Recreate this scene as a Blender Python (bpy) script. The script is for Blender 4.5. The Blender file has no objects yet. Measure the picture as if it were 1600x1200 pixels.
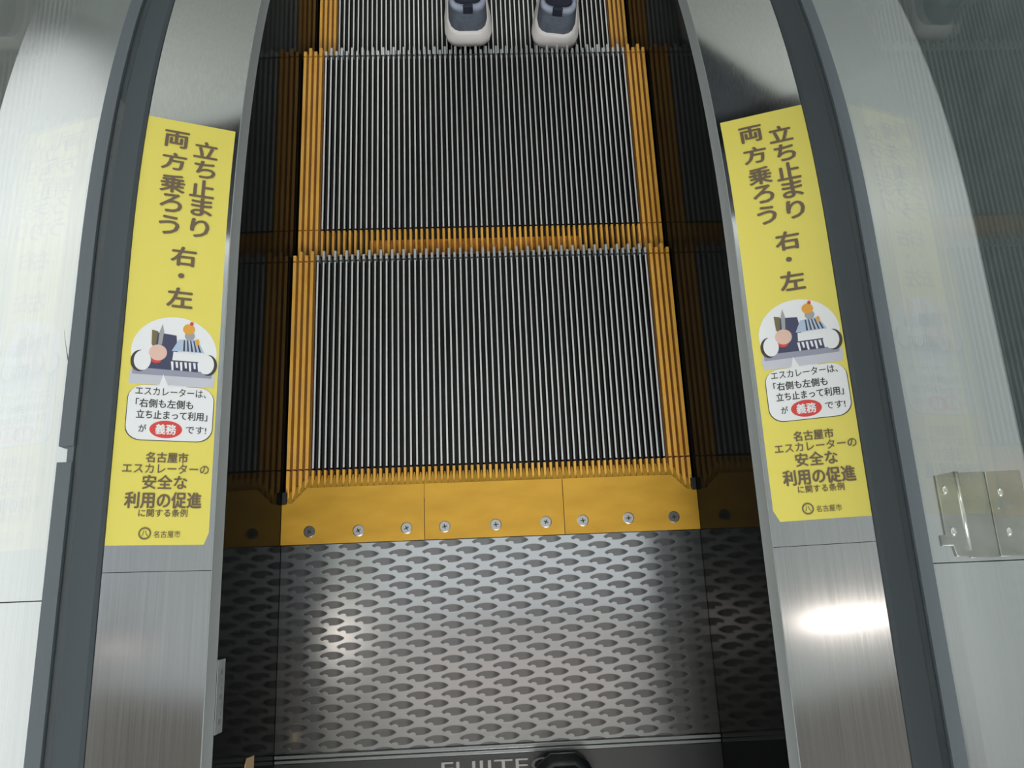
import bpy, bmesh, math, random
from mathutils import Vector, Matrix
random.seed(7)
C = bpy.context.scene.collection
S = bpy.context.scene

# ------------------------------------------------------------------ camera
cam_data = bpy.data.cameras.new('camera')
cam = bpy.data.objects.new('camera', cam_data); C.objects.link(cam)
cam_data.sensor_width = 36.0
cam_data.lens = 1250.0 / 1600.0 * 36.0
cam_data.clip_start = 0.02
_p, _yaw, _roll = 1.30101515, -0.16078835, 0.12353132
_cp, _sp, _cy, _sy = math.cos(_p), math.sin(_p), math.cos(_yaw), math.sin(_yaw)
_fw = Vector((-_sy*_cp, _cy*_cp, -_sp)); _rt = Vector((_cy, _sy, 0)); _up = _rt.cross(_fw)
_cr, _sr = math.cos(_roll), math.sin(_roll)
_r2 = _rt*_cr + _up*_sr; _u2 = -_rt*_sr + _up*_cr
_m = Matrix((_r2, _u2, -_fw)).transposed().to_4x4()
_m.translation = Vector((-0.01472, -0.20377, 1.17926))
cam.matrix_world = _m
S.camera = cam

# ------------------------------------------------------------------ light and exposure
S.view_settings.view_transform = 'Standard'
S.view_settings.look = 'None'
S.view_settings.gamma = 1.0
S.view_settings.use_curve_mapping = False
S.view_settings.exposure = 0.1
S.cycles.use_denoising = True
world = bpy.data.worlds.new('world'); S.world = world
world.use_nodes = True
bg = world.node_tree.nodes['Background']
bg.inputs[0].default_value = (0.86, 0.95, 1.0, 1); bg.inputs[1].default_value = 0.3

def area(name, loc, rot, sx, sy, power, col=(1, 1, 1)):
    l = bpy.data.lights.new(name, 'AREA'); l.shape = 'RECTANGLE'; l.size = sx; l.size_y = sy
    l.energy = power; l.color = col
    o = bpy.data.objects.new(name, l); C.objects.link(o); o.location = loc; o.rotation_euler = rot
    return o
CEIL = 6.0
area('added_fill_lamp', (0.1, -4.7, CEIL-0.06), (math.radians(30), 0, 0), 0.9, 1.4, 250, (0.97, 1.0, 0.99))  # added fill from behind, placed clear of the deck reflections
area('added_fill_lamp', (0.9, -4.7, CEIL-0.06), (math.radians(30), 0, 0), 0.9, 1.4, 250, (0.97, 1.0, 0.99))  # second added rear fill beside the first
area('added_fill_lamp', (0.2, 3.6, CEIL-0.06), (math.radians(20), 0, 0), 1.6, 0.8, 105, (0.99, 1.0, 0.95))  # added to brighten the front wall that the upper decks mirror

# ------------------------------------------------------------------ materials
def mat(name, col, rough=0.5, metal=0.0, spec=0.5, **kw):
    m = bpy.data.materials.new(name); m.use_nodes = True
    b = m.node_tree.nodes['Principled BSDF']
    b.inputs['Base Color'].default_value = (*col, 1); b.inputs['Roughness'].default_value = rough
    b.inputs['Metallic'].default_value = metal; b.inputs['Specular IOR Level'].default_value = spec
    for k, v in kw.items(): b.inputs[k].default_value = v
    return m
def nodes(m):
    return m.node_tree.nodes, m.node_tree.links, m.node_tree.nodes['Principled BSDF']
def noise_col(m, scale, stretch, lo, hi, rough=None, detail=3.0):
    n, l, b = nodes(m)
    tc = n.new('ShaderNodeTexCoord'); mp = n.new('ShaderNodeMapping'); mp.inputs['Scale'].default_value = stretch
    t = n.new('ShaderNodeTexNoise'); t.inputs['Scale'].default_value = scale; t.inputs['Detail'].default_value = detail
    r = n.new('ShaderNodeValToRGB'); r.color_ramp.elements[0].position = 0.3; r.color_ramp.elements[1].position = 0.7
    r.color_ramp.elements[0].color = (*lo, 1); r.color_ramp.elements[1].color = (*hi, 1)
    l.new(tc.outputs['Object'], mp.inputs['Vector']); l.new(mp.outputs['Vector'], t.inputs['Vector'])
    l.new(t.outputs['Fac'], r.inputs['Fac']); l.new(r.outputs['Color'], b.inputs['Base Color'])
    if rough:
        mr = n.new('ShaderNodeMapRange'); mr.inputs['To Min'].default_value = rough[0]; mr.inputs['To Max'].default_value = rough[1]
        l.new(t.outputs['Fac'], mr.inputs['Value']); l.new(mr.outputs['Result'], b.inputs['Roughness'])
    return m
def brushed(name, lo, hi, rough, aniso):
    m = mat(name, hi, rough, 1.0)
    noise_col(m, 6, (90, 1.2, 90), lo, hi, (rough-0.03, rough+0.05), 4)
    n, l, b = nodes(m)
    b.inputs['Anisotropic'].default_value = aniso
    cb = n.new('ShaderNodeCombineXYZ'); cb.inputs[0].default_value = 1.0
    l.new(cb.outputs[0], b.inputs['Tangent'])
    return m
M = {}
M['inner_steel'] = brushed('hairline_stainless', (0.53, 0.55, 0.57), (0.60, 0.62, 0.64), 0.11, 0.5)
M['outer_steel'] = brushed('outer_stainless', (0.70, 0.72, 0.73), (0.76, 0.78, 0.79), 0.22, 0.5)
M['trim_steel'] = mat('trim_steel', (0.33, 0.35, 0.35), 0.5, 0.35)
M['skirt'] = mat('black_skirt', (0.008, 0.009, 0.009), 0.07, 0.0, 0.5, IOR=1.065)
M['rubber'] = mat('dark_rubber', (0.05, 0.062, 0.072), 0.55)
M['rubber_hazed'] = mat('hazed_rubber', (0.19, 0.215, 0.245), 0.55)  # dark rubber lightened in colour to stand for haze on the glass
M['groove'] = noise_col(mat('groove_black', (0.01, 0.009, 0.009), 0.6, 0, 0.25), 30, (1, 1, 1), (0.007, 0.006, 0.006), (0.016, 0.013, 0.013))
M['cleat'] = noise_col(mat('cleat_aluminium', (0.6, 0.62, 0.62), 0.5, 0.5), 40, (1, 0.15, 1), (0.60, 0.62, 0.62), (0.72, 0.74, 0.74))
M['tip'] = mat('nosing_aluminium', (0.5, 0.53, 0.54), 0.45, 0.6)
M['yellow'] = noise_col(mat('yellow_cleat', (0.75, 0.4, 0.06), 0.45), 22, (1, 0.5, 1), (0.62, 0.30, 0.035), (0.78, 0.43, 0.07))
M['orange'] = noise_col(mat('orange_groove', (0.5, 0.18, 0.02), 0.6), 60, (1, 1, 1), (0.22, 0.075, 0.008), (0.52, 0.19, 0.02))
M['side_groove'] = mat('side_groove_orange', (0.16, 0.05, 0.006), 0.6)
M['comb'] = noise_col(mat('comb_gold', (0.62, 0.36, 0.05), 0.3, 0.5), 14, (1, 3, 1), (0.62, 0.335, 0.038), (0.74, 0.41, 0.05), (0.26, 0.36))
M['screw'] = mat('screw_steel', (0.55, 0.55, 0.54), 0.35, 0.9)
M['screw_dark'] = mat('screw_dark_steel', (0.16, 0.155, 0.15), 0.4, 0.8)
M['black'] = mat('matt_black', (0.008, 0.008, 0.008), 0.6)
M['plate'] = mat('landing_steel', (0.62, 0.64, 0.65), 0.16, 1.0)
M['frame_steel'] = mat('frame_steel', (0.34, 0.35, 0.35), 0.3, 1.0)
M['rear_plate'] = mat('rear_plate_steel', (0.13, 0.135, 0.135), 0.2, 0.9)
M['letter'] = mat('letter_metal', (0.3, 0.29, 0.28), 0.45, 0.6)
M['sign_yellow'] = mat('sticker_yellow', (0.76, 0.66, 0.125), 0.5)
M['sign_ink'] = mat('sticker_ink', (0.15, 0.105, 0.065), 0.55)
M['sign_ink_black'] = mat('sticker_black', (0.05, 0.045, 0.045), 0.55)
M['sign_white'] = mat('sticker_white', (0.80, 0.81, 0.83), 0.5)
M['sign_red'] = mat('sticker_red', (0.66, 0.06, 0.05), 0.5)
M['sign_navy'] = mat('sticker_navy', (0.055, 0.06, 0.12), 0.5)
M['sign_lilac'] = mat('sticker_lilac', (0.30, 0.31, 0.40), 0.5)
M['sign_lilac2'] = mat('sticker_pale_lilac', (0.55, 0.56, 0.63), 0.5)
M['sign_pink'] = mat('sticker_pink', (0.74, 0.5, 0.42), 0.5)
M['sign_orange'] = mat('sticker_orange', (0.75, 0.36, 0.05), 0.5)
M['sign_blue'] = mat('sticker_blue', (0.42, 0.52, 0.68), 0.5)
M['sign_grey'] = mat('sticker_grey', (0.35, 0.35, 0.36), 0.5)
M['sign_olive'] = mat('sticker_olive', (0.17, 0.14, 0.06), 0.5)
M['label'] = noise_col(mat('label_grey', (0.4, 0.43, 0.43), 0.5), 70, (1, 1, 1), (0.30, 0.33, 0.33), (0.40, 0.43, 0.43))
M['label_ink'] = mat('label_ink', (0.2, 0.22, 0.22), 0.5)
M['tan'] = mat('tan_sticker', (0.62, 0.42, 0.2), 0.5)
M['bracket'] = noise_col(mat('bracket_steel', (0.5, 0.5, 0.45), 0.3, 0.9), 20, (1, 1, 1), (0.36, 0.37, 0.33), (0.52, 0.52, 0.48))
M['bracket_bright'] = mat('bracket_bright', (0.85, 0.86, 0.82), 0.25, 0.9)
M['sole'] = mat('sole_white', (0.80, 0.76, 0.74), 0.55)
M['upper'] = noise_col(mat('slate_fabric', (0.09, 0.11, 0.15), 0.8), 90, (1, 1, 1), (0.12, 0.14, 0.18), (0.16, 0.185, 0.235))
M['collar'] = noise_col(mat('pale_blue_collar', (0.25, 0.29, 0.38), 0.7), 60, (1, 1, 1), (0.27, 0.31, 0.41), (0.4, 0.44, 0.55))
M['navy'] = mat('navy_cloth', (0.02, 0.025, 0.045), 0.8)
M['slate_cloth'] = mat('slate_cloth', (0.075, 0.08, 0.09), 0.8)
M['scratch'] = mat('scratch_grey', (0.2, 0.2, 0.2), 0.5)
M['toe'] = mat('black_leather', (0.012, 0.016, 0.016), 0.4)
M['skin'] = mat('skin', (0.62, 0.4, 0.3), 0.5)
M['hair'] = mat('hair', (0.015, 0.012, 0.01), 0.5)
M['jacket'] = mat('jacket', (0.03, 0.033, 0.04), 0.8)
M['wall_pale'] = noise_col(mat('pale_wall', (0.8, 0.82, 0.8), 0.5), 1.5, (1, 1, 0.3), (0.56, 0.59, 0.56), (0.64, 0.66, 0.64))
M['wall_grey'] = noise_col(mat('grey_wall', (0.5, 0.52, 0.52), 0.5), 1.2, (1, 1, 1), (0.68, 0.71, 0.73), (0.75, 0.78, 0.79))
M['clad_dark'] = noise_col(mat('dark_cladding', (0.07, 0.085, 0.085), 0.6), 9, (1, 1, 1), (0.26, 0.32, 0.32), (0.33, 0.39, 0.39))
M['wall_dim'] = mat('dim_wall', (0.5, 0.5, 0.46), 0.6)
M['taupe'] = noise_col(mat('added_taupe', (0.2, 0.18, 0.16), 0.5), 2, (1, 1, 1), (0.21, 0.19, 0.165), (0.26, 0.235, 0.205))  # for the added panels that darken the deck reflections
M['ceiling'] = mat('ceiling_paint', (0.8, 0.81, 0.81), 0.7)
M['floor'] = noise_col(mat('floor_tile', (0.25, 0.25, 0.24), 0.35), 3, (1, 1, 1), (0.22, 0.22, 0.21), (0.28, 0.28, 0.27))

def emit(name, col, strength):
    m = bpy.data.materials.new(name); m.use_nodes = True
    b = m.node_tree.nodes['Principled BSDF']; b.inputs['Base Color'].default_value = (0.25, 0.25, 0.25, 1)
    b.inputs['Emission Color'].default_value = (*col, 1); b.inputs['Emission Strength'].default_value = strength
    return m
M['lamp_warm'] = emit('lamp_warm', (1.0, 0.86, 0.76), 8)
M['lamp_pink'] = emit('lamp_pink', (1.0, 0.86, 0.82), 0.46)
M['lamp_dim'] = emit('lamp_dim', (1.0, 0.84, 0.76), 1.0)
M['added_side_glow'] = emit('added_side_glow', (0.98, 1.0, 0.98), 1.08)
M['added_top_glow'] = emit('added_top_glow', (0.94, 0.98, 1.0), 0.62)

def glass_mat():
    m = bpy.data.materials.new('clear_glass'); m.use_nodes = True
    n, l = m.node_tree.nodes, m.node_tree.links
    n.clear()
    out = n.new('ShaderNodeOutputMaterial'); mx = n.new('ShaderNodeMixShader')
    fr = n.new('ShaderNodeFresnel'); ge = n.new('ShaderNodeNewGeometry'); io = n.new('ShaderNodeMapRange')
    io.inputs['To Min'].default_value = 1.42; io.inputs['To Max'].default_value = 1/1.42     # thin pane: same reflectance on both faces
    l.new(ge.outputs['Backfacing'], io.inputs['Value']); l.new(io.outputs[0], fr.inputs['IOR'])
    tr = n.new('ShaderNodeBsdfTransparent'); tr.inputs[0].default_value = (0.985, 0.995, 0.99, 1)
    gl = n.new('ShaderNodeBsdfGlossy'); gl.inputs['Roughness'].default_value = 0.02
    l.new(fr.outputs[0], mx.inputs[0]); l.new(tr.outputs[0], mx.inputs[1]); l.new(gl.outputs[0], mx.inputs[2])
    l.new(mx.outputs[0], out.inputs['Surface'])
    return m
M['glass'] = glass_mat()

def etched_plate(m):
    """staggered rows of dark lens-shaped anti-slip marks etched into the steel"""
    n, l, b = nodes(m)
    tc = n.new('ShaderNodeTexCoord'); sx = n.new('ShaderNodeSeparateXYZ'); l.new(tc.outputs['Object'], sx.inputs[0])
    def mth(op, a, c=None, d=None):
        k = n.new('ShaderNodeMath'); k.operation = op
        for i, v in enumerate((a, c, d)):
            if v is None: continue
            if isinstance(v, (int, float)): k.inputs[i].default_value = v
            else: l.new(v, k.inputs[i])
        return k.outputs[0]
    PX, PY = 0.048, 0.0228
    def lens(ox, oy):
        u = mth('SUBTRACT', mth('FRACT', mth('ADD', mth('DIVIDE', sx.outputs[0], PX), ox+50.0)), 0.5)
        v = mth('SUBTRACT', mth('FRACT', mth('ADD', mth('DIVIDE', sx.outputs[1], PY), oy+50.0)), 0.5)
        U = mth('MULTIPLY', u, PX/0.0172); V = mth('MULTIPLY', v, PY/0.0053)
        d = mth('ADD', mth('POWER', mth('ABSOLUTE', U), 2.1), mth('POWER', mth('ABSOLUTE', V), 1.4))
        return d, U, V
    d1, u1, v1 = lens(0.28, 0.12); d2, u2, v2 = lens(0.78, 0.62)
    first = mth('LESS_THAN', d1, d2)
    def pick(a, c): return mth('ADD', mth('MULTIPLY', a, first), mth('MULTIPLY', c, mth('SUBTRACT', 1.0, first)))
    d = mth('MINIMUM', d1, d2); U = pick(u1, u2); V = pick(v1, v2)
    notch = mth('ADD', mth('POWER', mth('ABSOLUTE', mth('DIVIDE', mth('ADD', U, 0.52), 0.26)), 2.0), mth('POWER', mth('ABSOLUTE', mth('DIVIDE', mth('ADD', V, 0.72), 0.5)), 2.0))
    d = mth('MAXIMUM', d, mth('SUBTRACT', 2.0, notch))
    mask = n.new('ShaderNodeMapRange'); mask.interpolation_type = 'SMOOTHSTEP'
    mask.inputs['From Min'].default_value = 1.12; mask.inputs['From Max'].default_value = 0.82
    l.new(d, mask.inputs['Value'])
    ends = n.new('ShaderNodeMapRange'); ends.interpolation_type = 'SMOOTHSTEP'   # darker towards both ends, most at the right
    ends.inputs['From Min'].default_value = 0.25; ends.inputs['From Max'].default_value = 0.75
    l.new(mth('MAXIMUM', mth('SUBTRACT', U, 0.0), mth('MULTIPLY', U, -0.62)), ends.inputs['Value'])
    c1 = n.new('ShaderNodeMix'); c1.data_type = 'RGBA'
    c1.inputs['A'].default_value = (0.25, 0.25, 0.25, 1); c1.inputs['B'].default_value = (0.13, 0.13, 0.13, 1)
    l.new(ends.outputs[0], c1.inputs['Factor'])
    c2 = n.new('ShaderNodeMix'); c2.data_type = 'RGBA'; c2.inputs['A'].default_value = (0.62, 0.64, 0.65, 1)
    l.new(mask.outputs[0], c2.inputs['Factor']); l.new(c1.outputs['Result'], c2.inputs['B']); l.new(c2.outputs['Result'], b.inputs['Base Color'])
    rg = n.new('ShaderNodeMapRange'); rg.inputs['To Min'].default_value = 0.15; rg.inputs['To Max'].default_value = 0.22
    l.new(mask.outputs[0], rg.inputs['Value']); l.new(rg.outputs[0], b.inputs['Roughness'])
    bp = n.new('ShaderNodeBump'); bp.inputs['Distance'].default_value = 0.0006; bp.inputs['Strength'].default_value = 0.05; bp.invert = True
    l.new(mask.outputs[0], bp.inputs['Height']); l.new(bp.outputs[0], b.inputs['Normal'])
etched_plate(M['plate'])

# ------------------------------------------------------------------ mesh helpers
class MB:
    def __init__(s): s.v = []; s.f = []
    def add(s, vs, fs):
        o = len(s.v); s.v += [tuple(p) for p in vs]; s.f += [tuple(i+o for i in f) for f in fs]; return s
    def box(s, x0, x1, y0, y1, z0, z1):
        return s.add([(x0,y0,z0),(x1,y0,z0),(x1,y1,z0),(x0,y1,z0),(x0,y0,z1),(x1,y0,z1),(x1,y1,z1),(x0,y1,z1)],
                     [(0,3,2,1),(4,5,6,7),(0,1,5,4),(1,2,6,5),(2,3,7,6),(3,0,4,7)])
    def prism(s, poly, z0, z1):
        n = len(poly)
        return s.add([(x,y,z0) for x,y in poly]+[(x,y,z1) for x,y in poly],
                     [tuple(range(n-1,-1,-1)), tuple(range(n,2*n))]+[(i,(i+1)%n,n+(i+1)%n,n+i) for i in range(n)])
    def loft(s, rings, cap=True):
        n = len(rings[0]); vs = [p for r in rings for p in r]; fs = []
        for k in range(len(rings)-1):
            for i in range(n): fs.append((k*n+i, k*n+(i+1)%n, (k+1)*n+(i+1)%n, (k+1)*n+i))
        if cap: fs += [tuple(range(n-1,-1,-1)), tuple(range((len(rings)-1)*n, len(rings)*n))]
        return s.add(vs, fs)
    def build(s, name, material, parent=None, smooth=False, bevel=0, subsurf=0):
        me = bpy.data.meshes.new(name); me.from_pydata(s.v, [], s.f); me.update()
        bm = bmesh.new(); bm.from_mesh(me); bmesh.ops.recalc_face_normals(bm, faces=bm.faces); bm.to_mesh(me); bm.free()
        o = bpy.data.objects.new(name, me); C.objects.link(o); me.materials.append(M[material])
        if not smooth:                      # smooth along curves, crisp at real edges
            me.polygons.foreach_set('use_smooth', [True]*len(me.polygons)); me.set_sharp_from_angle(angle=math.radians(22))
        if smooth: me.polygons.foreach_set('use_smooth', [True]*len(me.polygons))
        if bevel:
            b = o.modifiers.new('bevel', 'BEVEL'); b.width = bevel; b.segments = 2; b.limit_method = 'ANGLE'
        if subsurf:
            b = o.modifiers.new('subsurf', 'SUBSURF'); b.levels = subsurf; b.render_levels = subsurf
        if parent: o.parent = parent
        return o
def empty(name, loc=(0,0,0)):
    o = bpy.data.objects.new(name, None); C.objects.link(o); o.location = loc; o.empty_display_size = 0.05; return o
def tag(o, label, cat, group=None):
    o['label'] = label; o['category'] = cat
    if group: o['group'] = group
    return o
def struct(o): o['kind'] = 'structure'; return o

# ------------------------------------------------------------------ the escalator's side profile
LIP = 0.252
def drop(y):
    if y <= 0.2: return 0.0
    if y <= 0.9: return 1.4 - math.sqrt(1.96-(y-0.2)**2)
    return 1.4 - math.sqrt(1.96-0.49) + (y-0.9)*math.tan(math.radians(30))
def ysamples(a, b):
    ys = [a]; st = 0.02; y = math.floor(a/st+1.0001)*st
    while y < b-1e-6: ys.append(round(y, 4)); y += st
    return ys+[b]
def sweep(mb, prof, y0, y1, side):
    """closed (x, dz) profile carried along the balustrade's curve"""
    mb.loft([[(side*x, y, LIP+dz-drop(y)) for x, dz in prof] for y in ysamples(y0, y1)])
    return mb
BACK, FRONT = -1.15, 2.6
SIDES = (('left', -1), ('right', 1))

# ------------------------------------------------------------------ room shell
struct(MB().box(-1.25, -1.1, -6, 6, -3.2, CEIL).build('wall_left', 'wall_pale'))
struct(MB().box(1.6, 1.75, -6, 6, -3.2, CEIL).build('wall_right', 'wall_grey'))
struct(MB().box(1.5, 1.6, -6, 6, -3.2, -0.35).build('trim_1', 'clad_dark'))
struct(MB().box(-1.1, 1.6, 6, 6.15, -3.2, CEIL).build('wall_front', 'wall_dim'))
struct(MB().box(-1.1, -1.08, -6, -0.78, 2.3, CEIL).build('added_panel_left', 'taupe'))  # unseen panel added to darken what the right inner deck mirrors
struct(MB().box(1.58, 1.6, -6, -0.72, 2.3, CEIL).build('added_panel_right', 'taupe'))  # its added counterpart, darkens the left inner deck's reflection
struct(MB().box(-1.25, 1.75, -6, 6, CEIL, CEIL+0.13).build('ceiling', 'ceiling'))
fl = MB().box(-1.1, 1.6, -6, BACK-0.01, -0.2, 0)
fl.box(-1.1, -0.66, BACK-0.01, -0.75, -0.2, 0); fl.box(0.66, 1.6, BACK-0.01, -0.75, -0.2, 0)
struct(fl.build('floor', 'floor'))
struct(MB().box(-1.1, 1.6, -0.5, 6, -3.3, -3.2).build('floor_lower', 'floor'))

def ceiling_light(name, x0, x1, y0, y1, m, label):
    t = empty(name, ((x0+x1)/2, (y0+y1)/2, CEIL)); ox, oy = t.location.x, t.location.y
    a, b, c, d = x0-ox, x1-ox, y0-oy, y1-oy; e = 0.02
    f = MB().box(a-e, b+e, c-e, c, -0.03, 0).box(a-e, b+e, d, d+e, -0.03, 0).box(a-e, a, c, d, -0.03, 0).box(b, b+e, c, d, -0.03, 0)
    f.build('frame', 'trim_steel', t)
    MB().box(a, b, c, d, -0.022, -0.006).build('diffuser', m, t)
    tag(t, label, 'ceiling light')
ceiling_light('ceiling_light', -1.0, 1.5, -0.30, 2.2, 'added_top_glow', 'large white glowing ceiling panel added as fill above the steps')  # unseen glowing panel added so decks and landing plate mirror even light
ceiling_light('ceiling_light', -0.83, 1.26, -1.15, -0.45, 'lamp_pink', 'wide pinkish ceiling panel mirrored in the landing plate')
def wall_light(x, s, y0, y1, z0, z1, m, label):
    t = empty('wall_light', (x, (y0+y1)/2, (z0+z1)/2)); h, k = (y1-y0)/2, (z1-z0)/2
    MB().box(*sorted((0, s*0.03)), -h-0.02, h+0.02, -k-0.02, k+0.02).build('backplate', 'trim_steel', t)
    MB().box(*sorted((s*0.031, s*0.07)), -h, h, -k, k).build('diffuser', m, t, bevel=0.01)
    tag(t, label, 'wall light')
wall_light(-1.1, 1, -0.405, -0.335, 3.6, 5.2, 'lamp_warm', 'bright warm strip light high on the pale wall')
wall_light(1.6, -1, -0.44, -0.36, 5.1, 5.85, 'lamp_dim', 'dim warm strip light high on the grey wall')
glow = empty('added_glow_panel', (-1.098, 0.1, 1.2))  # unseen glowing panel added so the left outer deck mirrors white
MB().box(0, 0.06, -1.05, 1.55, -0.6, 0.6).build('case', 'trim_steel', glow)
MB().box(0.061, 0.064, -1.0, 1.5, -0.55, 0.55).build('lit_panel', 'added_side_glow', glow)
tag(glow, 'added white glowing panel that brightens the left outer deck', 'added light panel')

# ------------------------------------------------------------------ steps
W = 0.302; P = 2*W/67; TR = 0.329
def cleat_y(mb, xc, w, y0, y1, z0, z1):
    """one ridge with slightly tapered flanks"""
    a, b = w/2, w/2+0.0006
    mb.add([(xc-b,y0,z0),(xc+b,y0,z0),(xc+b,y1,z0),(xc-b,y1,z0),(xc-a,y0,z1),(xc+a,y0,z1),(xc+a,y1,z1),(xc-a,y1,z1)],
           [(4,5,6,7),(0,1,5,4),(1,2,6,5),(2,3,7,6),(3,0,4,7)])
def make_step():
    t = empty('escalator_step')
    body = MB().box(-W, W, -0.052, TR+0.010, -0.035, -0.0115)
    g = MB(); nose = MB(); rear = MB(); side = [MB(), MB()]; sbase = [MB(), MB()]
    for i in range(67):
        xc = -W+(i+0.5)*P; edge = i < 4 or i > 62; k = 0 if i < 4 else 1
        ext = 0.0175 if i % 2 else 0.0105
        if edge:
            m = side[k]
            cleat_y(m, xc, 0.0047, -0.0015, TR-0.001, -0.0112, 0.0003); cleat_y(m, xc, 0.0047, -0.050, -0.004, -0.0112, 0.0003)
            cleat_y(m, xc, 0.0047, TR+0.0015, TR+ext, -0.0112, 0.0008)
        else:
            cleat_y(body, xc, 0.0025, -0.0012, TR-0.001, -0.0112, -0.0008)
            g.box(xc-0.00122, xc+0.00122, -0.0012, TR-0.001, -0.0007, 0.0)
            cleat_y(rear, xc, 0.0036, -0.050, -0.0042, -0.0112, 0)
            cleat_y(nose, xc, 0.0036, TR+0.0018, TR+ext, -0.0112, 0.0008)
    for k, s in ((0, -1), (1, 1)):
        x0, x1 = sorted((s*W, s*(W-4*P)))
        sbase[k].box(x0, x1, -0.051, TR+0.012, -0.0115, -0.0085)
        d = side[k].build('side_demarcation', 'yellow', t); d['label'] = 'yellow ridges along the step side'
        sbase[k].build('groove_paint', 'side_groove', d)
    body.build('tread_base', 'groove', t)
    g.build('tread_cleats', 'cleat', t)
    nose.build('nosing', 'tip', t)
    r = rear.build('rear_demarcation', 'yellow', t); r['label'] = 'yellow ridged strip along the rear edge'
    MB().box(-0.185, 0.165, -0.051, -0.020, -0.0113, -0.0075).build('groove_paint', 'orange', r)
    rs = MB()
    prev = None
    for j in range(9):                       # curved riser below the nosing
        a = j/8; p = (TR+0.012-0.035*math.sin(a*1.2)*a, -0.012-0.22*a)
        if prev: rs.add([(-W,prev[0],prev[1]),(W,prev[0],prev[1]),(W,p[0],p[1]),(-W,p[0],p[1])], [(0,1,2,3)])
        prev = p
    rs.build('riser', 'groove', t)
    return t
def copy_tree(o, parent=None):
    c = o.copy(); C.objects.link(c); c.parent = parent
    for ch in [x for x in C.objects if x.parent == o]: copy_tree(ch, c)
    return c
step0 = make_step()
STEP_Z = (0.0, -0.028, -0.149, -0.352, -0.583)
STEP_L = ('first ribbed escalator step, level with the comb plate', 'second ribbed escalator step, slightly lower with an orange rear strip',
          'third escalator step, lower down, with a pair of sneakers on it', 'fourth escalator step, ahead of the sneakers', 'fifth escalator step, lowest of the descending steps')
for i in range(5):
    o = step0 if i == 0 else copy_tree(step0)
    o.location = (0, 0.4*i, STEP_Z[i])
    tag(o, STEP_L[i], 'escalator step', 'descending escalator steps')

# ------------------------------------------------------------------ comb plate in three segments
def comb_front(x):
    a = abs(x)
    if a < 0.268: return -0.0305
    if a < 0.290: return -0.0305-(a-0.268)/0.022*0.022
    return -0.0525
def comb_segment(x0, x1, sx, darks, label):
    t = empty('comb_segment', ((x0+x1)/2, -0.1, 0)); ox, oy = t.location.x, t.location.y
    mb = MB(); xs = sorted(set([x0, x1]+[v for v in (-0.290, -0.268, 0.268, 0.290) if x0 < v < x1]))
    prof = [(-0.1115, 0.001), (-0.1115, 0.0055), (-0.060, 0.0058), (None, 0.0052), (None, 0.0008)]
    rings = []
    for x in xs:
        f = comb_front(x); rings.append([(x-ox, (y if y is not None else f)-oy, z) for y, z in prof])
    mb.loft(rings); mb.build('comb_plate', 'comb', t)
    th = MB()
    for i in range(66):                      # teeth reach into the grooves between the cleats
        xc = -W+(i+1)*P
        if not x0 <= xc <= x1: continue
        f = comb_front(xc); tip = f+0.019; a, b = 0.0043, 0.0008
        th.add([(xc-a-ox,f-0.001-oy,0.0008),(xc+a-ox,f-0.001-oy,0.0008),(xc+b-ox,tip-oy,-0.0075),(xc-b-ox,tip-oy,-0.0075),
                (xc-a-ox,f-0.001-oy,0.0050),(xc+a-ox,f-0.001-oy,0.0050),(xc+b-ox,tip-oy,-0.004),(xc-b-ox,tip-oy,-0.004)],
               [(0,3,2,1),(4,5,6,7),(0,1,5,4),(1,2,6,5),(2,3,7,6),(3,0,4,7)])
    th.build('comb_teeth', 'comb', t)
    for x, y in sx:
        dk = round(x, 3) in darks
        n = 20; ring = lambda r, z: [(x-ox+r*math.cos(2*math.pi*k/n), y-oy+r*math.sin(2*math.pi*k/n), z) for k in range(n)]
        s = MB().loft([ring(0.0083, 0.0050), ring(0.0083, 0.0064), ring(0.0072, 0.0070)]).build('screw', 'screw_dark' if dk else 'screw', t)
        a = random.uniform(0, math.pi); slot = MB()
        for aa in (a, a+math.pi/2):
            dx, dy = math.cos(aa), math.sin(aa); L, h = 0.0034, 0.0007
            slot.prism([(x-ox+dx*L-dy*h, y-oy+dy*L+dx*h), (x-ox-dx*L-dy*h, y-oy-dy*L+dx*h), (x-ox-dx*L+dy*h, y-oy-dy*L-dx*h), (x-ox+dx*L+dy*h, y-oy+dy*L-dx*h)], 0.0066, 0.0072)
        slot.build('screw_slot', 'black', s)
    for s in (-1, 1):
        if x0 < s*0.295 < x1:
            c, d = sorted((s*0.2970, s*0.3038))
            MB().box(c-ox, d-ox, -0.054-oy, -0.036-oy, -0.004, 0.008).build('end_guard', 'black', t, bevel=0.001)
    return tag(t, label, 'comb plate', 'yellow comb plate segments')
comb_segment(-0.3036, -0.0985, [(-0.263,-0.094),(-0.193,-0.095),(-0.124,-0.094)], (-0.263,), 'yellow comb plate segment at the left skirt with one dull screw')
comb_segment(-0.0975, 0.1045, [(-0.069,-0.094),(0.005,-0.094),(0.078,-0.093)], (), 'middle yellow comb plate segment between two joints')
comb_segment(0.1055, 0.3036, [(0.132,-0.093),(0.199,-0.092),(0.266,-0.093)], (0.266,), 'yellow comb plate segment at the right skirt with one dark screw')

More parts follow.
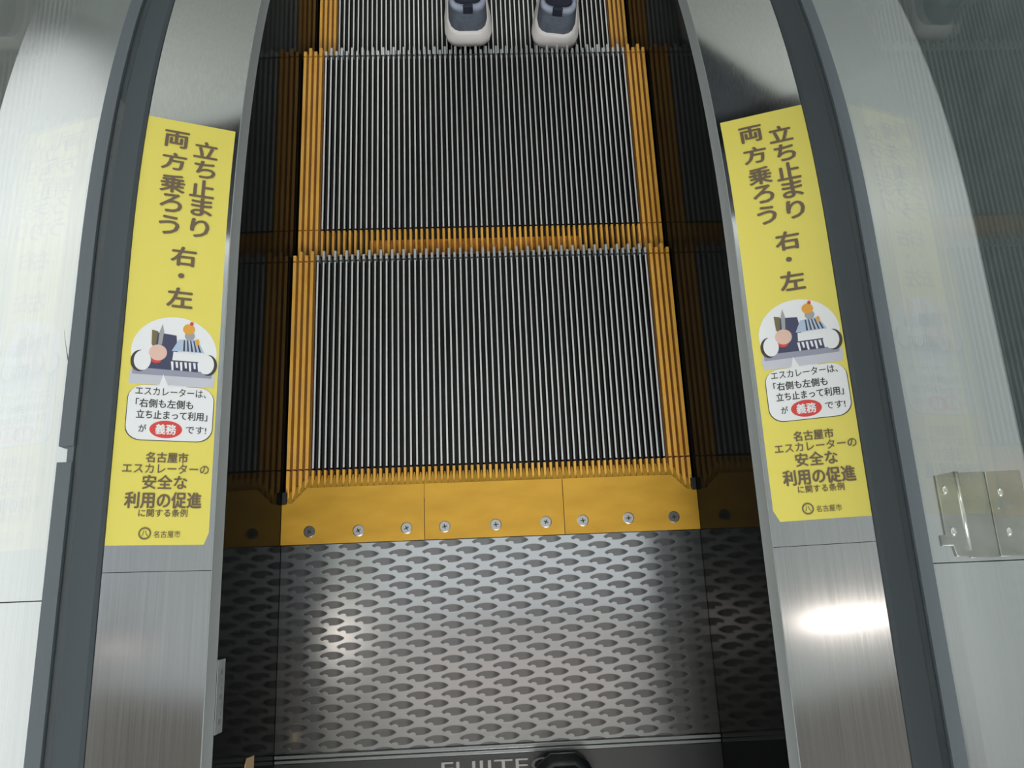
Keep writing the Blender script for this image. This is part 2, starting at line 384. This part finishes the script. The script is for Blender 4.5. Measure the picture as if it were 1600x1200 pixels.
# ------------------------------------------------------------------ landing plates
lp = tag(MB().box(-0.3036, 0.3036, -0.388, -0.1125, -0.012, 0.0).build('landing_plate', 'plate'), 'steel landing plate etched with rows of grey lens shapes', 'floor plate')
tag(MB().box(-0.3036, 0.3036, -0.3945, -0.3895, -0.012, 0.002).box(-0.3036, 0.3036, -0.4005, -0.396, -0.012, 0.001).build('plate_edge_bar', 'frame_steel', bevel=0.0006), 'bright steel edge bar behind the etched landing plate', 'edge bar')
rp = tag(MB().box(-0.3036, 0.3036, BACK, -0.4015, -0.012, -0.001).build('landing_plate', 'rear_plate'), 'dark plain landing plate with raised lettering behind the edge bar', 'floor plate')

# ------------------------------------------------------------------ lettering helper
_tc = {}
def glyphs(body):
    k = body
    if k not in _tc:
        c = bpy.data.curves.new('lettering', 'FONT'); c.body = body; c.resolution_u = 3
        o = bpy.data.objects.new('lettering', c); C.objects.link(o)
        bpy.context.view_layer.update()
        dg = bpy.context.evaluated_depsgraph_get()
        me = bpy.data.meshes.new_from_object(o.evaluated_get(dg))
        vs = [tuple(v.co) for v in me.vertices]; fs = [tuple(p.vertices) for p in me.polygons]
        bpy.data.objects.remove(o); bpy.data.meshes.remove(me); bpy.data.curves.remove(c)
        x0, x1 = min(v[0] for v in vs), max(v[0] for v in vs); y0, y1 = min(v[1] for v in vs), max(v[1] for v in vs)
        _tc[k] = ([((v[0]-x0)/(x1-x0)-0.5, (v[1]-y0)/(y1-y0)-0.5) for v in vs], fs)
    return _tc[k]

vs, fs = glyphs('FUJITEC')
mb = MB(); mb.add([(-0.006+x*0.148, -0.4195+y*0.023, 0.0004) for x, y in vs], fs)
lt = mb.build('lettering', 'letter', rp)

# ------------------------------------------------------------------ skirts, decks, gaskets, glass, handrails
T0, DX, DZ = 0.3145, 0.1005, 0.0405
for name, s in SIDES:
    sk = tag(sweep(MB(), [(0.3042, -0.46), (0.3042, -0.18), (0.3065, 0.0), (0.312, 0.0), (0.312, -0.46)], BACK, FRONT, s).build('escalator_skirt', 'skirt'),
             f'glossy black skirt panel along the {name} side of the steps', 'skirt panel', 'black escalator skirts')
    sweep(MB(), [(0.3066, 0.0002), (0.3075, 0.0012), (0.3138, 0.0122), (0.3146, 0.0122), (0.3146, 0.0002)], BACK, FRONT, s).build('top_trim', 'trim_steel', sk)
    dk = empty('inner_deck', (0, 0, 0))
    for a, b in ((BACK, -0.1563), (-0.1557, FRONT)):
        sweep(MB(), [(T0, 0.0105), (T0+DX, 0.0105+DZ), (T0+DX, DZ), (T0+0.004, 0.006)], a, b, s).build('deck_panel', 'inner_steel', dk)
    tag(dk, f'sloping brushed stainless inner deck carrying the {name} yellow sticker', 'deck cover', 'stainless inner decks')
    gk = tag(sweep(MB(), [(0.4152, 0.044), (0.4152, 0.0535), (0.419, 0.056), (0.4440, 0.056), (0.4442, 0.0536), (0.4540, 0.0535), (0.4540, 0.0445)], BACK, FRONT, s).build('glass_gasket', 'rubber'),
             f'dark rubber gasket strip at the foot of the {name} glass', 'gasket', 'glass gaskets')
    og = MB(); prof = [(0.4548, 0.049), (0.4548, 0.058), (0.4700, 0.058), (0.4715, 0.056), (0.4715, 0.049)]
    if s < 0:
        sweep(og, prof, BACK, -0.038, s); sweep(og, prof, -0.020, FRONT, s)
        sweep(og, [(0.4548, 0.049), (0.4548, 0.056), (0.4615, 0.056), (0.4615, 0.049)], -0.038, -0.020, s)
    else: sweep(og, prof, BACK, FRONT, s)
    og.build('outer_strip', 'rubber_hazed', gk)
    tag(sweep(MB(), [(0.4452, 0.0538), (0.4452, 0.638), (0.4536, 0.638), (0.4536, 0.0538)], BACK, FRONT, s).build('glass_balustrade', 'glass'),
        f'clear glass balustrade panel standing in the {name} gasket', 'glass panel', 'glass balustrades')
    od = empty('outer_deck', (0, 0, 0)); XO = 0.605
    for a, b in ((BACK, -0.1826), (-0.1814, FRONT)):
        sweep(MB(), [(0.4548, 0.0485), (XO-0.004, 0.0485), (XO, 0.0455), (XO, 0.040), (0.4548, 0.042)], a, b, s).build('deck_panel', 'outer_steel', od)
    sweep(MB(), [(XO-0.012, 0.0415), (XO-0.003, 0.0415), (XO-0.003, -0.9), (XO-0.012, -0.9)], BACK, FRONT, s).build('side_cladding', 'outer_steel', od)
    if s < 0:
        sc = MB().add([(-0.4838,0.1193,LIP+.0487),(-0.4758,0.0801,LIP+.0487),(-0.4746,0.0805,LIP+.0487),(-0.4812,0.105,LIP+.0487)], [(0,1,2,3)]); sc.build('scratch', 'scratch', od)
    tag(od, 'bright stainless outer deck beside the pale wall' if s < 0 else 'stainless outer deck with a hinge plate on it', 'deck cover', 'stainless outer decks')
    hr = sweep(MB(), [(0.409, 0.655), (0.413, 0.668), (0.432, 0.675), (0.466, 0.675), (0.485, 0.668), (0.489, 0.655), (0.485, 0.643), (0.470, 0.640), (0.428, 0.640), (0.413, 0.643)], BACK, FRONT, s).build('handrail', 'rubber', smooth=True)
    tag(hr, f'black rubber handrail on top of the {name} glass', 'handrail', 'escalator handrails')

# ------------------------------------------------------------------ yellow safety stickers
def deck_pt(s, w, y, h):
    t = 1.0-0.95*w if s < 0 else 0.05+0.95*w
    nx, nz = -s*0.374, 0.927
    return (s*(T0+t*DX)+nx*h, y, LIP+0.0105+t*DZ-drop(y)+nz*h)
def sticker(s, label):
    t = empty('safety_sticker', (0, 0, 0))
    def flat(name, m, poly, h, parent=t):
        n = len(poly); mb = MB()
        mb.add([deck_pt(s, w, y, h) for w, y in poly]+[deck_pt(s, w, y, h-0.00025) for w, y in poly],
               [tuple(range(n))]+[(i, n+i, n+(i+1)%n, (i+1)%n) for i in range(n)])
        return mb.build(name, m, parent)
    def text(mb, body, w, y, ww, hh, h=0.0013, bold=0.012):
        vs, fs = glyphs(body); q = bold*hh*1.1        # heavier strokes by overprinting
        for k, (dx, dy) in enumerate(((0,0),(q,0),(-q,0),(0,q*.7),(0,-q*.7)) if bold else ((0,0),)):
            mb.add([deck_pt(s, w+a*ww+dx/.0955, y+b*hh+dy, h+k*4e-6) for a, b in vs], fs)
    YT, YB = 0.402, -0.128
    mb = MB(); ys = [YT]+[round(0.38-0.02*k, 4) for k in range(25)]+[-0.115, YB]
    row = []
    for y in ys:
        a, b = 0.0, 1.0
        if y <= YB+1e-6:
            if s < 0: b = 0.955
            else: a = 0.06
        row.append((a, b))
    for h in (0.0004, 0.0002):
        mb.add([deck_pt(s, w, y, h) for (a, b), y in zip(row, ys) for w in (a, (a+b)/2, b)],
               [(3*i+j, 3*i+3+j, 3*i+4+j, 3*i+1+j) for i in range(len(ys)-1) for j in (0, 1)])
    mb.build('backing', 'sign_yellow', t)
    W_ = lambda tt: (1-tt)/0.95
    ink = MB()
    for body, tt, y in (('立',.348,.364),('ち',.338,.335),('止',.344,.307),('ま',.332,.281),('り',.334,.252),('両',.675,.373),('方',.671,.340),('乗',.657,.308),('ろ',.654,.281),('う',.652,.251),('右',.475,.212),('左',.484,.159)):
        kw = {'り': .74, 'う': .80, 'ろ': .88, 'ち': .88, 'ま': .86}.get(body, 1.0)
        text(ink, body, W_(tt), y, 0.265*kw, 0.0242, bold=0.03)
    text(ink, '●', W_(.487), .187, 0.065, 0.0062)
    ink.build('headline_lettering', 'sign_ink', t)
    sm = MB()
    text(sm, '名古屋市', W_(.495), -.032, .42, .0115, bold=0.02)
    text(sm, 'エスカレーターの', W_(.495), -.0445, .86, .0105, bold=0.012)
    text(sm, '安全な', W_(.50), -.0595, .44, .0155, bold=0.02)
    text(sm, '利用の促進', W_(.50), -.0795, .75, .0175, bold=0.026)
    text(sm, 'に関する条例', W_(.495), -.0935, .48, .0085, bold=0.012)
    text(sm, '名古屋市', W_(.445), -.1165, .26, .0075, bold=0.0)
    sm.build('lower_lettering', 'sign_ink', t)
    def ell(cw, cy, rw, ry, n=28, a0=0, a1=2*math.pi):
        return [(cw+rw*math.cos(a0+(a1-a0)*k/n), cy+ry*math.sin(a0+(a1-a0)*k/n)) for k in range(n)]
    lg = MB(); o_, i_ = ell(W_(.651), -.1155, .062, .0066), ell(W_(.651), -.1155, .047, .005)
    lg.add([deck_pt(s, w, y, .0012) for w, y in o_+i_], [(k, (k+1)%28, 28+(k+1)%28, 28+k) for k in range(28)])
    text(lg, '八', W_(.651), -.1155, .06, .006)
    lg.build('city_mark', 'sign_olive', t)
    # round picture of plain shapes
    pw = lambda x: .096+(x-205)*.00659
    py = lambda y: .135-(y-495)*.000794
    px = lambda pts: [(pw(x), py(y)) for x, y in pts][::-1]
    pe = lambda x, y, rx, ry: ell(pw(x), py(y), rx*.00659, ry*.000794)
    pic = flat('picture', 'sign_white', ell(.53, .0915, .445, .0430, 40), .0007)
    flat('shade', 'sign_lilac2', px([(204,580),(338,580),(336,600),(204,600)]), .00075, pic)
    flat('shade', 'sign_lilac', px([(208,570),(334,570),(332,586),(208,586)]), .0008, pic)
    flat('block', 'sign_navy', px([(236,521),(272,524),(276,552),(322,556),(330,578),(212,576),(214,560),(236,556)]), .0009, pic)
    for x, dx in ((222, -4), (322, 4)):
        flat('wheel', 'sign_ink_black', pe(x+dx, 566, 14, 16), .0010, pic); flat('wheel', 'sign_white', pe(x, 565, 13, 15), .0011, pic)
    flat('shape', 'sign_olive', px([(233,518),(243,520),(240,546),(234,540)]), .0010, pic)
    flat('shape', 'sign_red', pe(243, 563, 8, 5), .0010, pic)
    flat('shape', 'sign_pink', pe(245, 552, 14, 12), .0011, pic)
    flat('shape', 'sign_grey', px([(249,508),(252,520),(250,540),(244,540),(245,520)]), .0012, pic)
    flat('shape', 'sign_blue', px([(276,530),(306,528),(318,548),(266,548)]), .0010, pic)
    for k in range(5): flat('stripe', 'sign_navy' if k % 2 else 'sign_ink_black', px([(284+k*5,530),(286+k*5,530),(287+k*6.5,547),(284+k*6.5,547)]), .0011, pic)
    flat('shape', 'sign_grey', pe(293, 523, 8, 7), .0012, pic)
    flat('shape', 'sign_orange', pe(291, 513, 9.5, 8), .0013, pic)
    flat('shape', 'sign_orange', pe(306, 532, 3, 5), .0013, pic)
    flat('shape', 'sign_red', pe(295, 504, 3, 3), .0013, pic)
    flat('shape', 'sign_white', px([(269,549),(312,551),(314,562),(268,562)]), .0012, pic)
    for k in range(7): flat('stripe', 'sign_white', px([(266+k*7,564),(270+k*7,564),(271+k*7,577-(k%2)*4),(268+k*7,577-(k%2)*4)]), .0012, pic)
    # speech bubble
    def rr(w0, w1, y0, y1, r, ry):
        out = []
        for cx, cy, a in ((w1-r, y1-ry, 0), (w0+r, y1-ry, 90), (w0+r, y0+ry, 180), (w1-r, y0+ry, 270)):
            for k in range(7): q = math.radians(a+15*k); out.append((cx+r*math.cos(q), cy+ry*math.sin(q)))
        return out
    ol = flat('bubble', 'sign_white', rr(.098, .970, -.0125, .0505, .16, .0155), .0011)
    flat('outline', 'sign_ink_black', rr(.090, .978, -.0133, .0500, .16, .0155), .0009, ol)
    flat('tail', 'sign_white', [(pw(250), .049), (pw(266), .049), (pw(256), .064)], .00112, ol)
    bt = MB()
    text(bt, 'エスカレーターは、', W_(.50), .0435, .72, .0095, .0014, .008)
    text(bt, '「右側も左側も', W_(.555), .0295, .58, .0100, .0014, .018)
    text(bt, '立ち止まって利用」', W_(.475), .0165, .72, .0100, .0014, .018)
    text(bt, 'が', W_(.75), .0005, .075, .0085, .0014, .012); text(bt, 'です!', W_(.235), .0005, .21, .0085, .0014, .012)
    bt.build('bubble_lettering', 'sign_ink_black', ol)
    rd = flat('red_badge', 'sign_red', ell(W_(.527), 0.0, .165, .0100, 32), .0013, ol)
    wt = MB(); text(wt, '義務', W_(.527), 0.0, .205, .0115, .0016, .03); wt.build('badge_lettering', 'sign_white', ol)
    return tag(t, label, 'sticker', 'yellow escalator safety stickers')
sticker(-1, 'yellow safety sticker with a clipped lower right corner on the left inner deck')
sticker(1, 'yellow safety sticker with a rounded lower left corner on the right inner deck')

# ------------------------------------------------------------------ small things on the sides
lb = tag(MB().box(-0.3064, -0.3058, -0.327, -0.251, 0.226, 0.251).build('skirt_label', 'label'), 'small grey printed label at the top of the left skirt', 'label')
mb = MB()
for k in range(7):
    y = -0.262-k*0.0085
    mb.box(-0.3058, -0.3056, y-0.005, y, 0.2335+0.001*(k % 2), 0.2365+0.004*((k*5) % 3 == 0))
mb.build('print', 'label_ink', lb)
tag(MB().add([(-0.3036,-0.398,0.1),(-0.3036,-0.372,0.1),(-0.3036,-0.370,0.132),(-0.3036,-0.376,0.138),(-0.3036,-0.398,0.138),
              (-0.3043,-0.398,0.1),(-0.3043,-0.372,0.1),(-0.3043,-0.370,0.132),(-0.3043,-0.376,0.138),(-0.3043,-0.398,0.138)],
             [(0,1,2,3,4),(9,8,7,6,5)]+[(i,(i+1)%5,5+(i+1)%5,5+i) for i in range(5)]).build('skirt_sticker', 'tan'), 'tan sticker on the lower left skirt panel', 'sticker')

ZD = LIP+0.0485
hg = empty('hinge_plate', (0.53, -0.13, ZD))
mb = MB().prism([(-0.042,-0.022),(-0.036,-0.022),(-0.036,0.044),(-0.012,0.047),(-0.012,-0.046),(-0.028,-0.046),(-0.030,-0.034),(-0.042,-0.034)], 0.0, 0.003)
mb.build('leaf', 'bracket', hg, bevel=0.0008)
MB().box(-0.012, 0.021, -0.048, 0.046, 0.0, 0.0018).build('leaf', 'bracket', hg, bevel=0.0006)
MB().box(0.021, 0.062, -0.048, 0.046, 0.0, 0.0034).build('leaf', 'bracket', hg, bevel=0.0008)
kn = MB(); n = 12
kn.loft([[(-0.0125+0.0032*math.cos(2*math.pi*k/n), y, 0.0025+0.0032*math.sin(2*math.pi*k/n)) for k in range(n)] for y in (-0.040, 0.047)])
kn.build('knuckle', 'bracket_bright', hg, smooth=True)
for x, y in ((-0.0285,0.027),(-0.0275,-0.019),(0.034,0.022),(0.0355,-0.021)):
    n = 16; r = lambda q, z: [(x+q*0.75*math.cos(2*math.pi*k/n), y+q*1.2*math.sin(2*math.pi*k/n), z) for k in range(n)]
    MB().loft([r(0.0048, 0.002), r(0.0046, 0.0042), r(0.003, 0.0056)]).build('screw', 'bracket_bright', hg, smooth=True)
tag(hg, 'worn steel hinge plate with four screws on the right outer deck', 'hinge')

# ------------------------------------------------------------------ shoes
OUT = [(0,.020),(.004,.030),(.012,.038),(.03,.0435),(.06,.0430),(.10,.0385),(.14,.0395),(.18,.0450),(.215,.0480),(.245,.0440),(.268,.032),(.280,.016)]
def outline(y0, y1, sc, z, bend=None):
    L = [(y0+(y1-y0)*y/0.28, w*sc) for y, w in OUT]
    pts = [(w, y) for y, w in L]+[(-w, y) for y, w in reversed(L)]
    return [(x, y, z+(bend(y) if bend else 0)) for x, y in pts]
def shoe(parent_name, sole_m, upper_m, collar_m, lining_m, parent=None):
    t = empty(parent_name); toe = lambda y: 0.012*max(0, (y-0.20)/0.08)**2
    MB().loft([outline(.003,.277,.97,0,toe), outline(-.004,.284,1.04,.008,toe), outline(-.004,.284,1.04,.018,toe), outline(.002,.279,.96,.021,toe), outline(.003,.279,.95,.031,toe), outline(.009,.272,.86,.035,toe)]).build('sole', sole_m, t, smooth=True)
    MB().loft([outline(.010,.270,.85,.030,toe), outline(.009,.272,.84,.044), outline(.010,.262,.81,.060), outline(.012,.225,.78,.072), outline(.013,.175,.74,.083)], cap=False).build('upper', upper_m, t, smooth=True)
    c = MB(); c.loft([outline(.0125,.177,.745,.080), outline(.009,.160,.76,.088), outline(.008,.150,.76,.094), outline(.012,.144,.70,.099), outline(.018,.138,.60,.097), outline(.020,.136,.57,.086)], cap=False)
    c.build('collar', collar_m, t, smooth=True)
    MB().box(-.009, .009, .004, .011, .086, .106).build('heel_tab', lining_m, t, bevel=.002)
    MB().prism([(x, y) for x, y, z in outline(.019,.137,.60,0)], .080, .086).build('insole', lining_m, t)
    tg = MB(); tg.loft([[(-w, y, z), (w, y, z), (w*.9, y-.004, z+.006), (-w*.9, y-.004, z+.006)] for y, z, w in ((.20,.072,.020),(.165,.092,.022),(.140,.112,.022))])
    tg.build('tongue', upper_m, t, bevel=.001)
    la = MB()
    for k in range(4):
        y, z = .212-.017*k, .069+.009*k
        la.loft([[(x, y+dy, z+.008-abs(x)*0.25+dz) for dy, dz in ((-.003,0),(0,.003),(.003,0),(0,-.003))] for x in (-.028,-.014,0,.014,.028)])
    la.build('laces', sole_m, t, smooth=True)
    if parent: t.parent = parent
    return t

# person standing on the third step; the photo shows only the heels
GZ = STEP_Z[2]
def skin_mesh(name, chains, material, parent, root=0, sub=2):
    vs, es, rs, idx = [], [], [], {}
    for ch in chains:
        prev = None
        for p in ch:
            co, r = tuple(p[:3]), p[3]; key = tuple(round(c, 4) for c in co)
            if key not in idx: idx[key] = len(vs); vs.append(co); rs.append(r)
            if prev is not None and (prev, idx[key]) not in es: es.append((prev, idx[key]))
            prev = idx[key]
    me = bpy.data.meshes.new(name); me.from_pydata(vs, es, []); o = bpy.data.objects.new(name, me); C.objects.link(o)
    md = o.modifiers.new('skin', 'SKIN'); md.use_smooth_shade = True
    for i, sv in enumerate(me.skin_vertices[0].data):
        r = rs[i] if isinstance(rs[i], tuple) else (rs[i], rs[i]); sv.radius = r; sv.use_root = (i == root)
    sb = o.modifiers.new('subsurf', 'SUBSURF'); sb.levels = sub; sb.render_levels = sub
    bpy.context.view_layer.update()
    m2 = bpy.data.meshes.new_from_object(o.evaluated_get(bpy.context.evaluated_depsgraph_get()))
    bpy.data.objects.remove(o); bpy.data.meshes.remove(me)
    o = bpy.data.objects.new(name, m2); C.objects.link(o); m2.materials.clear(); m2.materials.append(M[material])
    m2.polygons.foreach_set('use_smooth', [True]*len(m2.polygons))
    if parent: o.parent = parent
    return o
pr = empty('person', (0.07, 0.90, GZ))
FX = (-0.081, 0.081)     # foot centres relative to the person
legs, trou = [], []
for fx in FX:
    legs.append([(0,0.03,.93,.11),(fx*1.1,0.03,.86,.085),(fx*1.1,0.035,.48,.055),(fx,0.03,.25,.05),(fx,0.01,.10,.034),(fx,0.03,.075,.03)])
    trou.append([(0,0.03,1.06,(.12,.10)),(0,0.03,.93,(.15,.12)),(fx*1.15,0.03,.86,.105),(fx*1.12,0.035,.48,.078),(fx*1.05,0.03,.25,.066),(fx,0.018,.115,.052)])
torso = [(0,0.03,.93,.11),(0,0.02,1.10,(.14,.10)),(0,0.01,1.28,(.155,.105)),(0,0.01,1.36,.075),(0,0.02,1.42,.05),(0,0.03,1.48,.07),(0,0.035,1.57,.088),(0,0.035,1.64,.06)]
chains = legs+[torso]; sleeves = []
for q in (-1, 1):
    pl = (q*.085, .300, 1.035, (.018, .034))
    chains.append([(0,0.01,1.28,(.155,.105)),(q*.165,0.01,1.31,.056),(q*.195,0.03,1.06,.043),(q*.11,.235,1.02,.027),pl])
    sleeves.append([(0,0.01,1.28,(.17,.12)),(q*.175,0.01,1.315,.082),(q*.198,0.03,1.06,.062),(q*.122,.205,1.025,.042)])
    for k in range(4):                       # four curled fingers, then the thumb
        z = 1.062-.018*k; L = (.058,.066,.062,.050)[k]
        chains.append([pl,(q*.068,.335,z,.0092),(q*.058,.335+L*.5,z-.002,.0085),(q*.040,.335+L*.75,z-.004,.0072)])
    chains.append([pl,(q*.078,.300,1.078,.011),(q*.066,.325,1.100,.009),(q*.058,.345,1.106,.008)])
skin_mesh('body', chains, 'skin', pr)
skin_mesh('trousers', trou, 'slate_cloth', pr)
jk = MB()
el = lambda z, rx, ry, cy: [(rx*math.cos(2*math.pi*k/20), cy+ry*math.sin(2*math.pi*k/20), z) for k in range(20)]
jk.loft([el(.80,.165,.145,.03), el(.79,.180,.158,.03), el(.86,.182,.155,.03), el(1.0,.172,.135,.025), el(1.15,.182,.135,.02), el(1.27,.200,.135,.01), el(1.345,.205,.118,.01), el(1.375,.16,.10,.01), el(1.395,.09,.085,.012), el(1.42,.065,.068,.018)])
for sl in sleeves:
    pts = [Vector(p[:3]) for p in sl[1:]]; rad = [p[3] for p in sl[1:]]
    pts.insert(0, pts[0]+Vector((-0.05 if pts[0].x > 0 else 0.05, 0, 0.005))); rad.insert(0, rad[0]*.9)
    rings = []
    for k, p in enumerate(pts):
        d = (pts[min(k+1, len(pts)-1)]-pts[max(k-1, 0)]).normalized(); u = d.orthogonal().normalized() if k == 0 else (u-d*u.dot(d)).normalized(); w = d.cross(u)
        rings.append([tuple(p+(u*math.cos(2*math.pi*q/14)+w*math.sin(2*math.pi*q/14))*rad[k]) for q in range(14)])
    jk.loft(rings)
jk.build('jacket', 'jacket', pr, smooth=True)
hb = MB(); rings = []
for k in range(7):
    a = math.radians(-15+k*17); r = .098*math.cos(a)
    rings.append([(r*math.cos(2*math.pi*j/16)*0.9, .028+(r*1.02*math.sin(2*math.pi*j/16) if math.sin(2*math.pi*j/16) < 0.2 else r*.55), 1.56+.105*math.sin(a)) for j in range(16)])
hb.loft(rings); hb.build('hair', 'hair', pr, smooth=True)
fc = MB(); 
fc.loft([[(-.012,.105,1.53),(.012,.105,1.53),(.006,.118,1.53),(-.006,.118,1.53)],[(-.006,.112,1.565),(.006,.112,1.565),(.004,.118,1.565),(-.004,.118,1.565)]]); fc.build('nose', 'skin', pr, smooth=True)
for q in (-1, 1):
    MB().box(q*.033-.012, q*.033+.012, .104, .112, 1.565, 1.573).build('eye', 'hair', pr, bevel=.003)
    MB().box(q*.082-.007, q*.082+.007, .02, .05, 1.53, 1.59).build('ear', 'skin', pr, bevel=.006)
MB().box(-.022, .022, .100, .108, 1.495, 1.502).build('mouth', 'sign_red', pr, bevel=.003)
for fx, hy, rz in ((FX[0], -0.062, 0.02), (FX[1]+0.001, -0.070, -0.14)):
    sh = shoe('shoe', 'sole', 'upper', 'collar', 'navy', pr); sh.location = (fx, hy, 0.001); sh.rotation_euler = (0, 0, rz)
    sh['label'] = 'slate blue sneaker with an off-white sole'
tag(pr, 'person standing on the third step in slate blue sneakers with white soles', 'person')

# toe of a dark shoe at the lower edge of the photograph
ts = shoe('shoe', 'toe', 'toe', 'toe', 'black'); ts.location = (0.083, -0.400-0.284, 0.0); ts.rotation_euler = (0, 0, 0.0)
tag(ts, 'black rounded shoe toe on the landing plate beside the lettering', 'shoe')
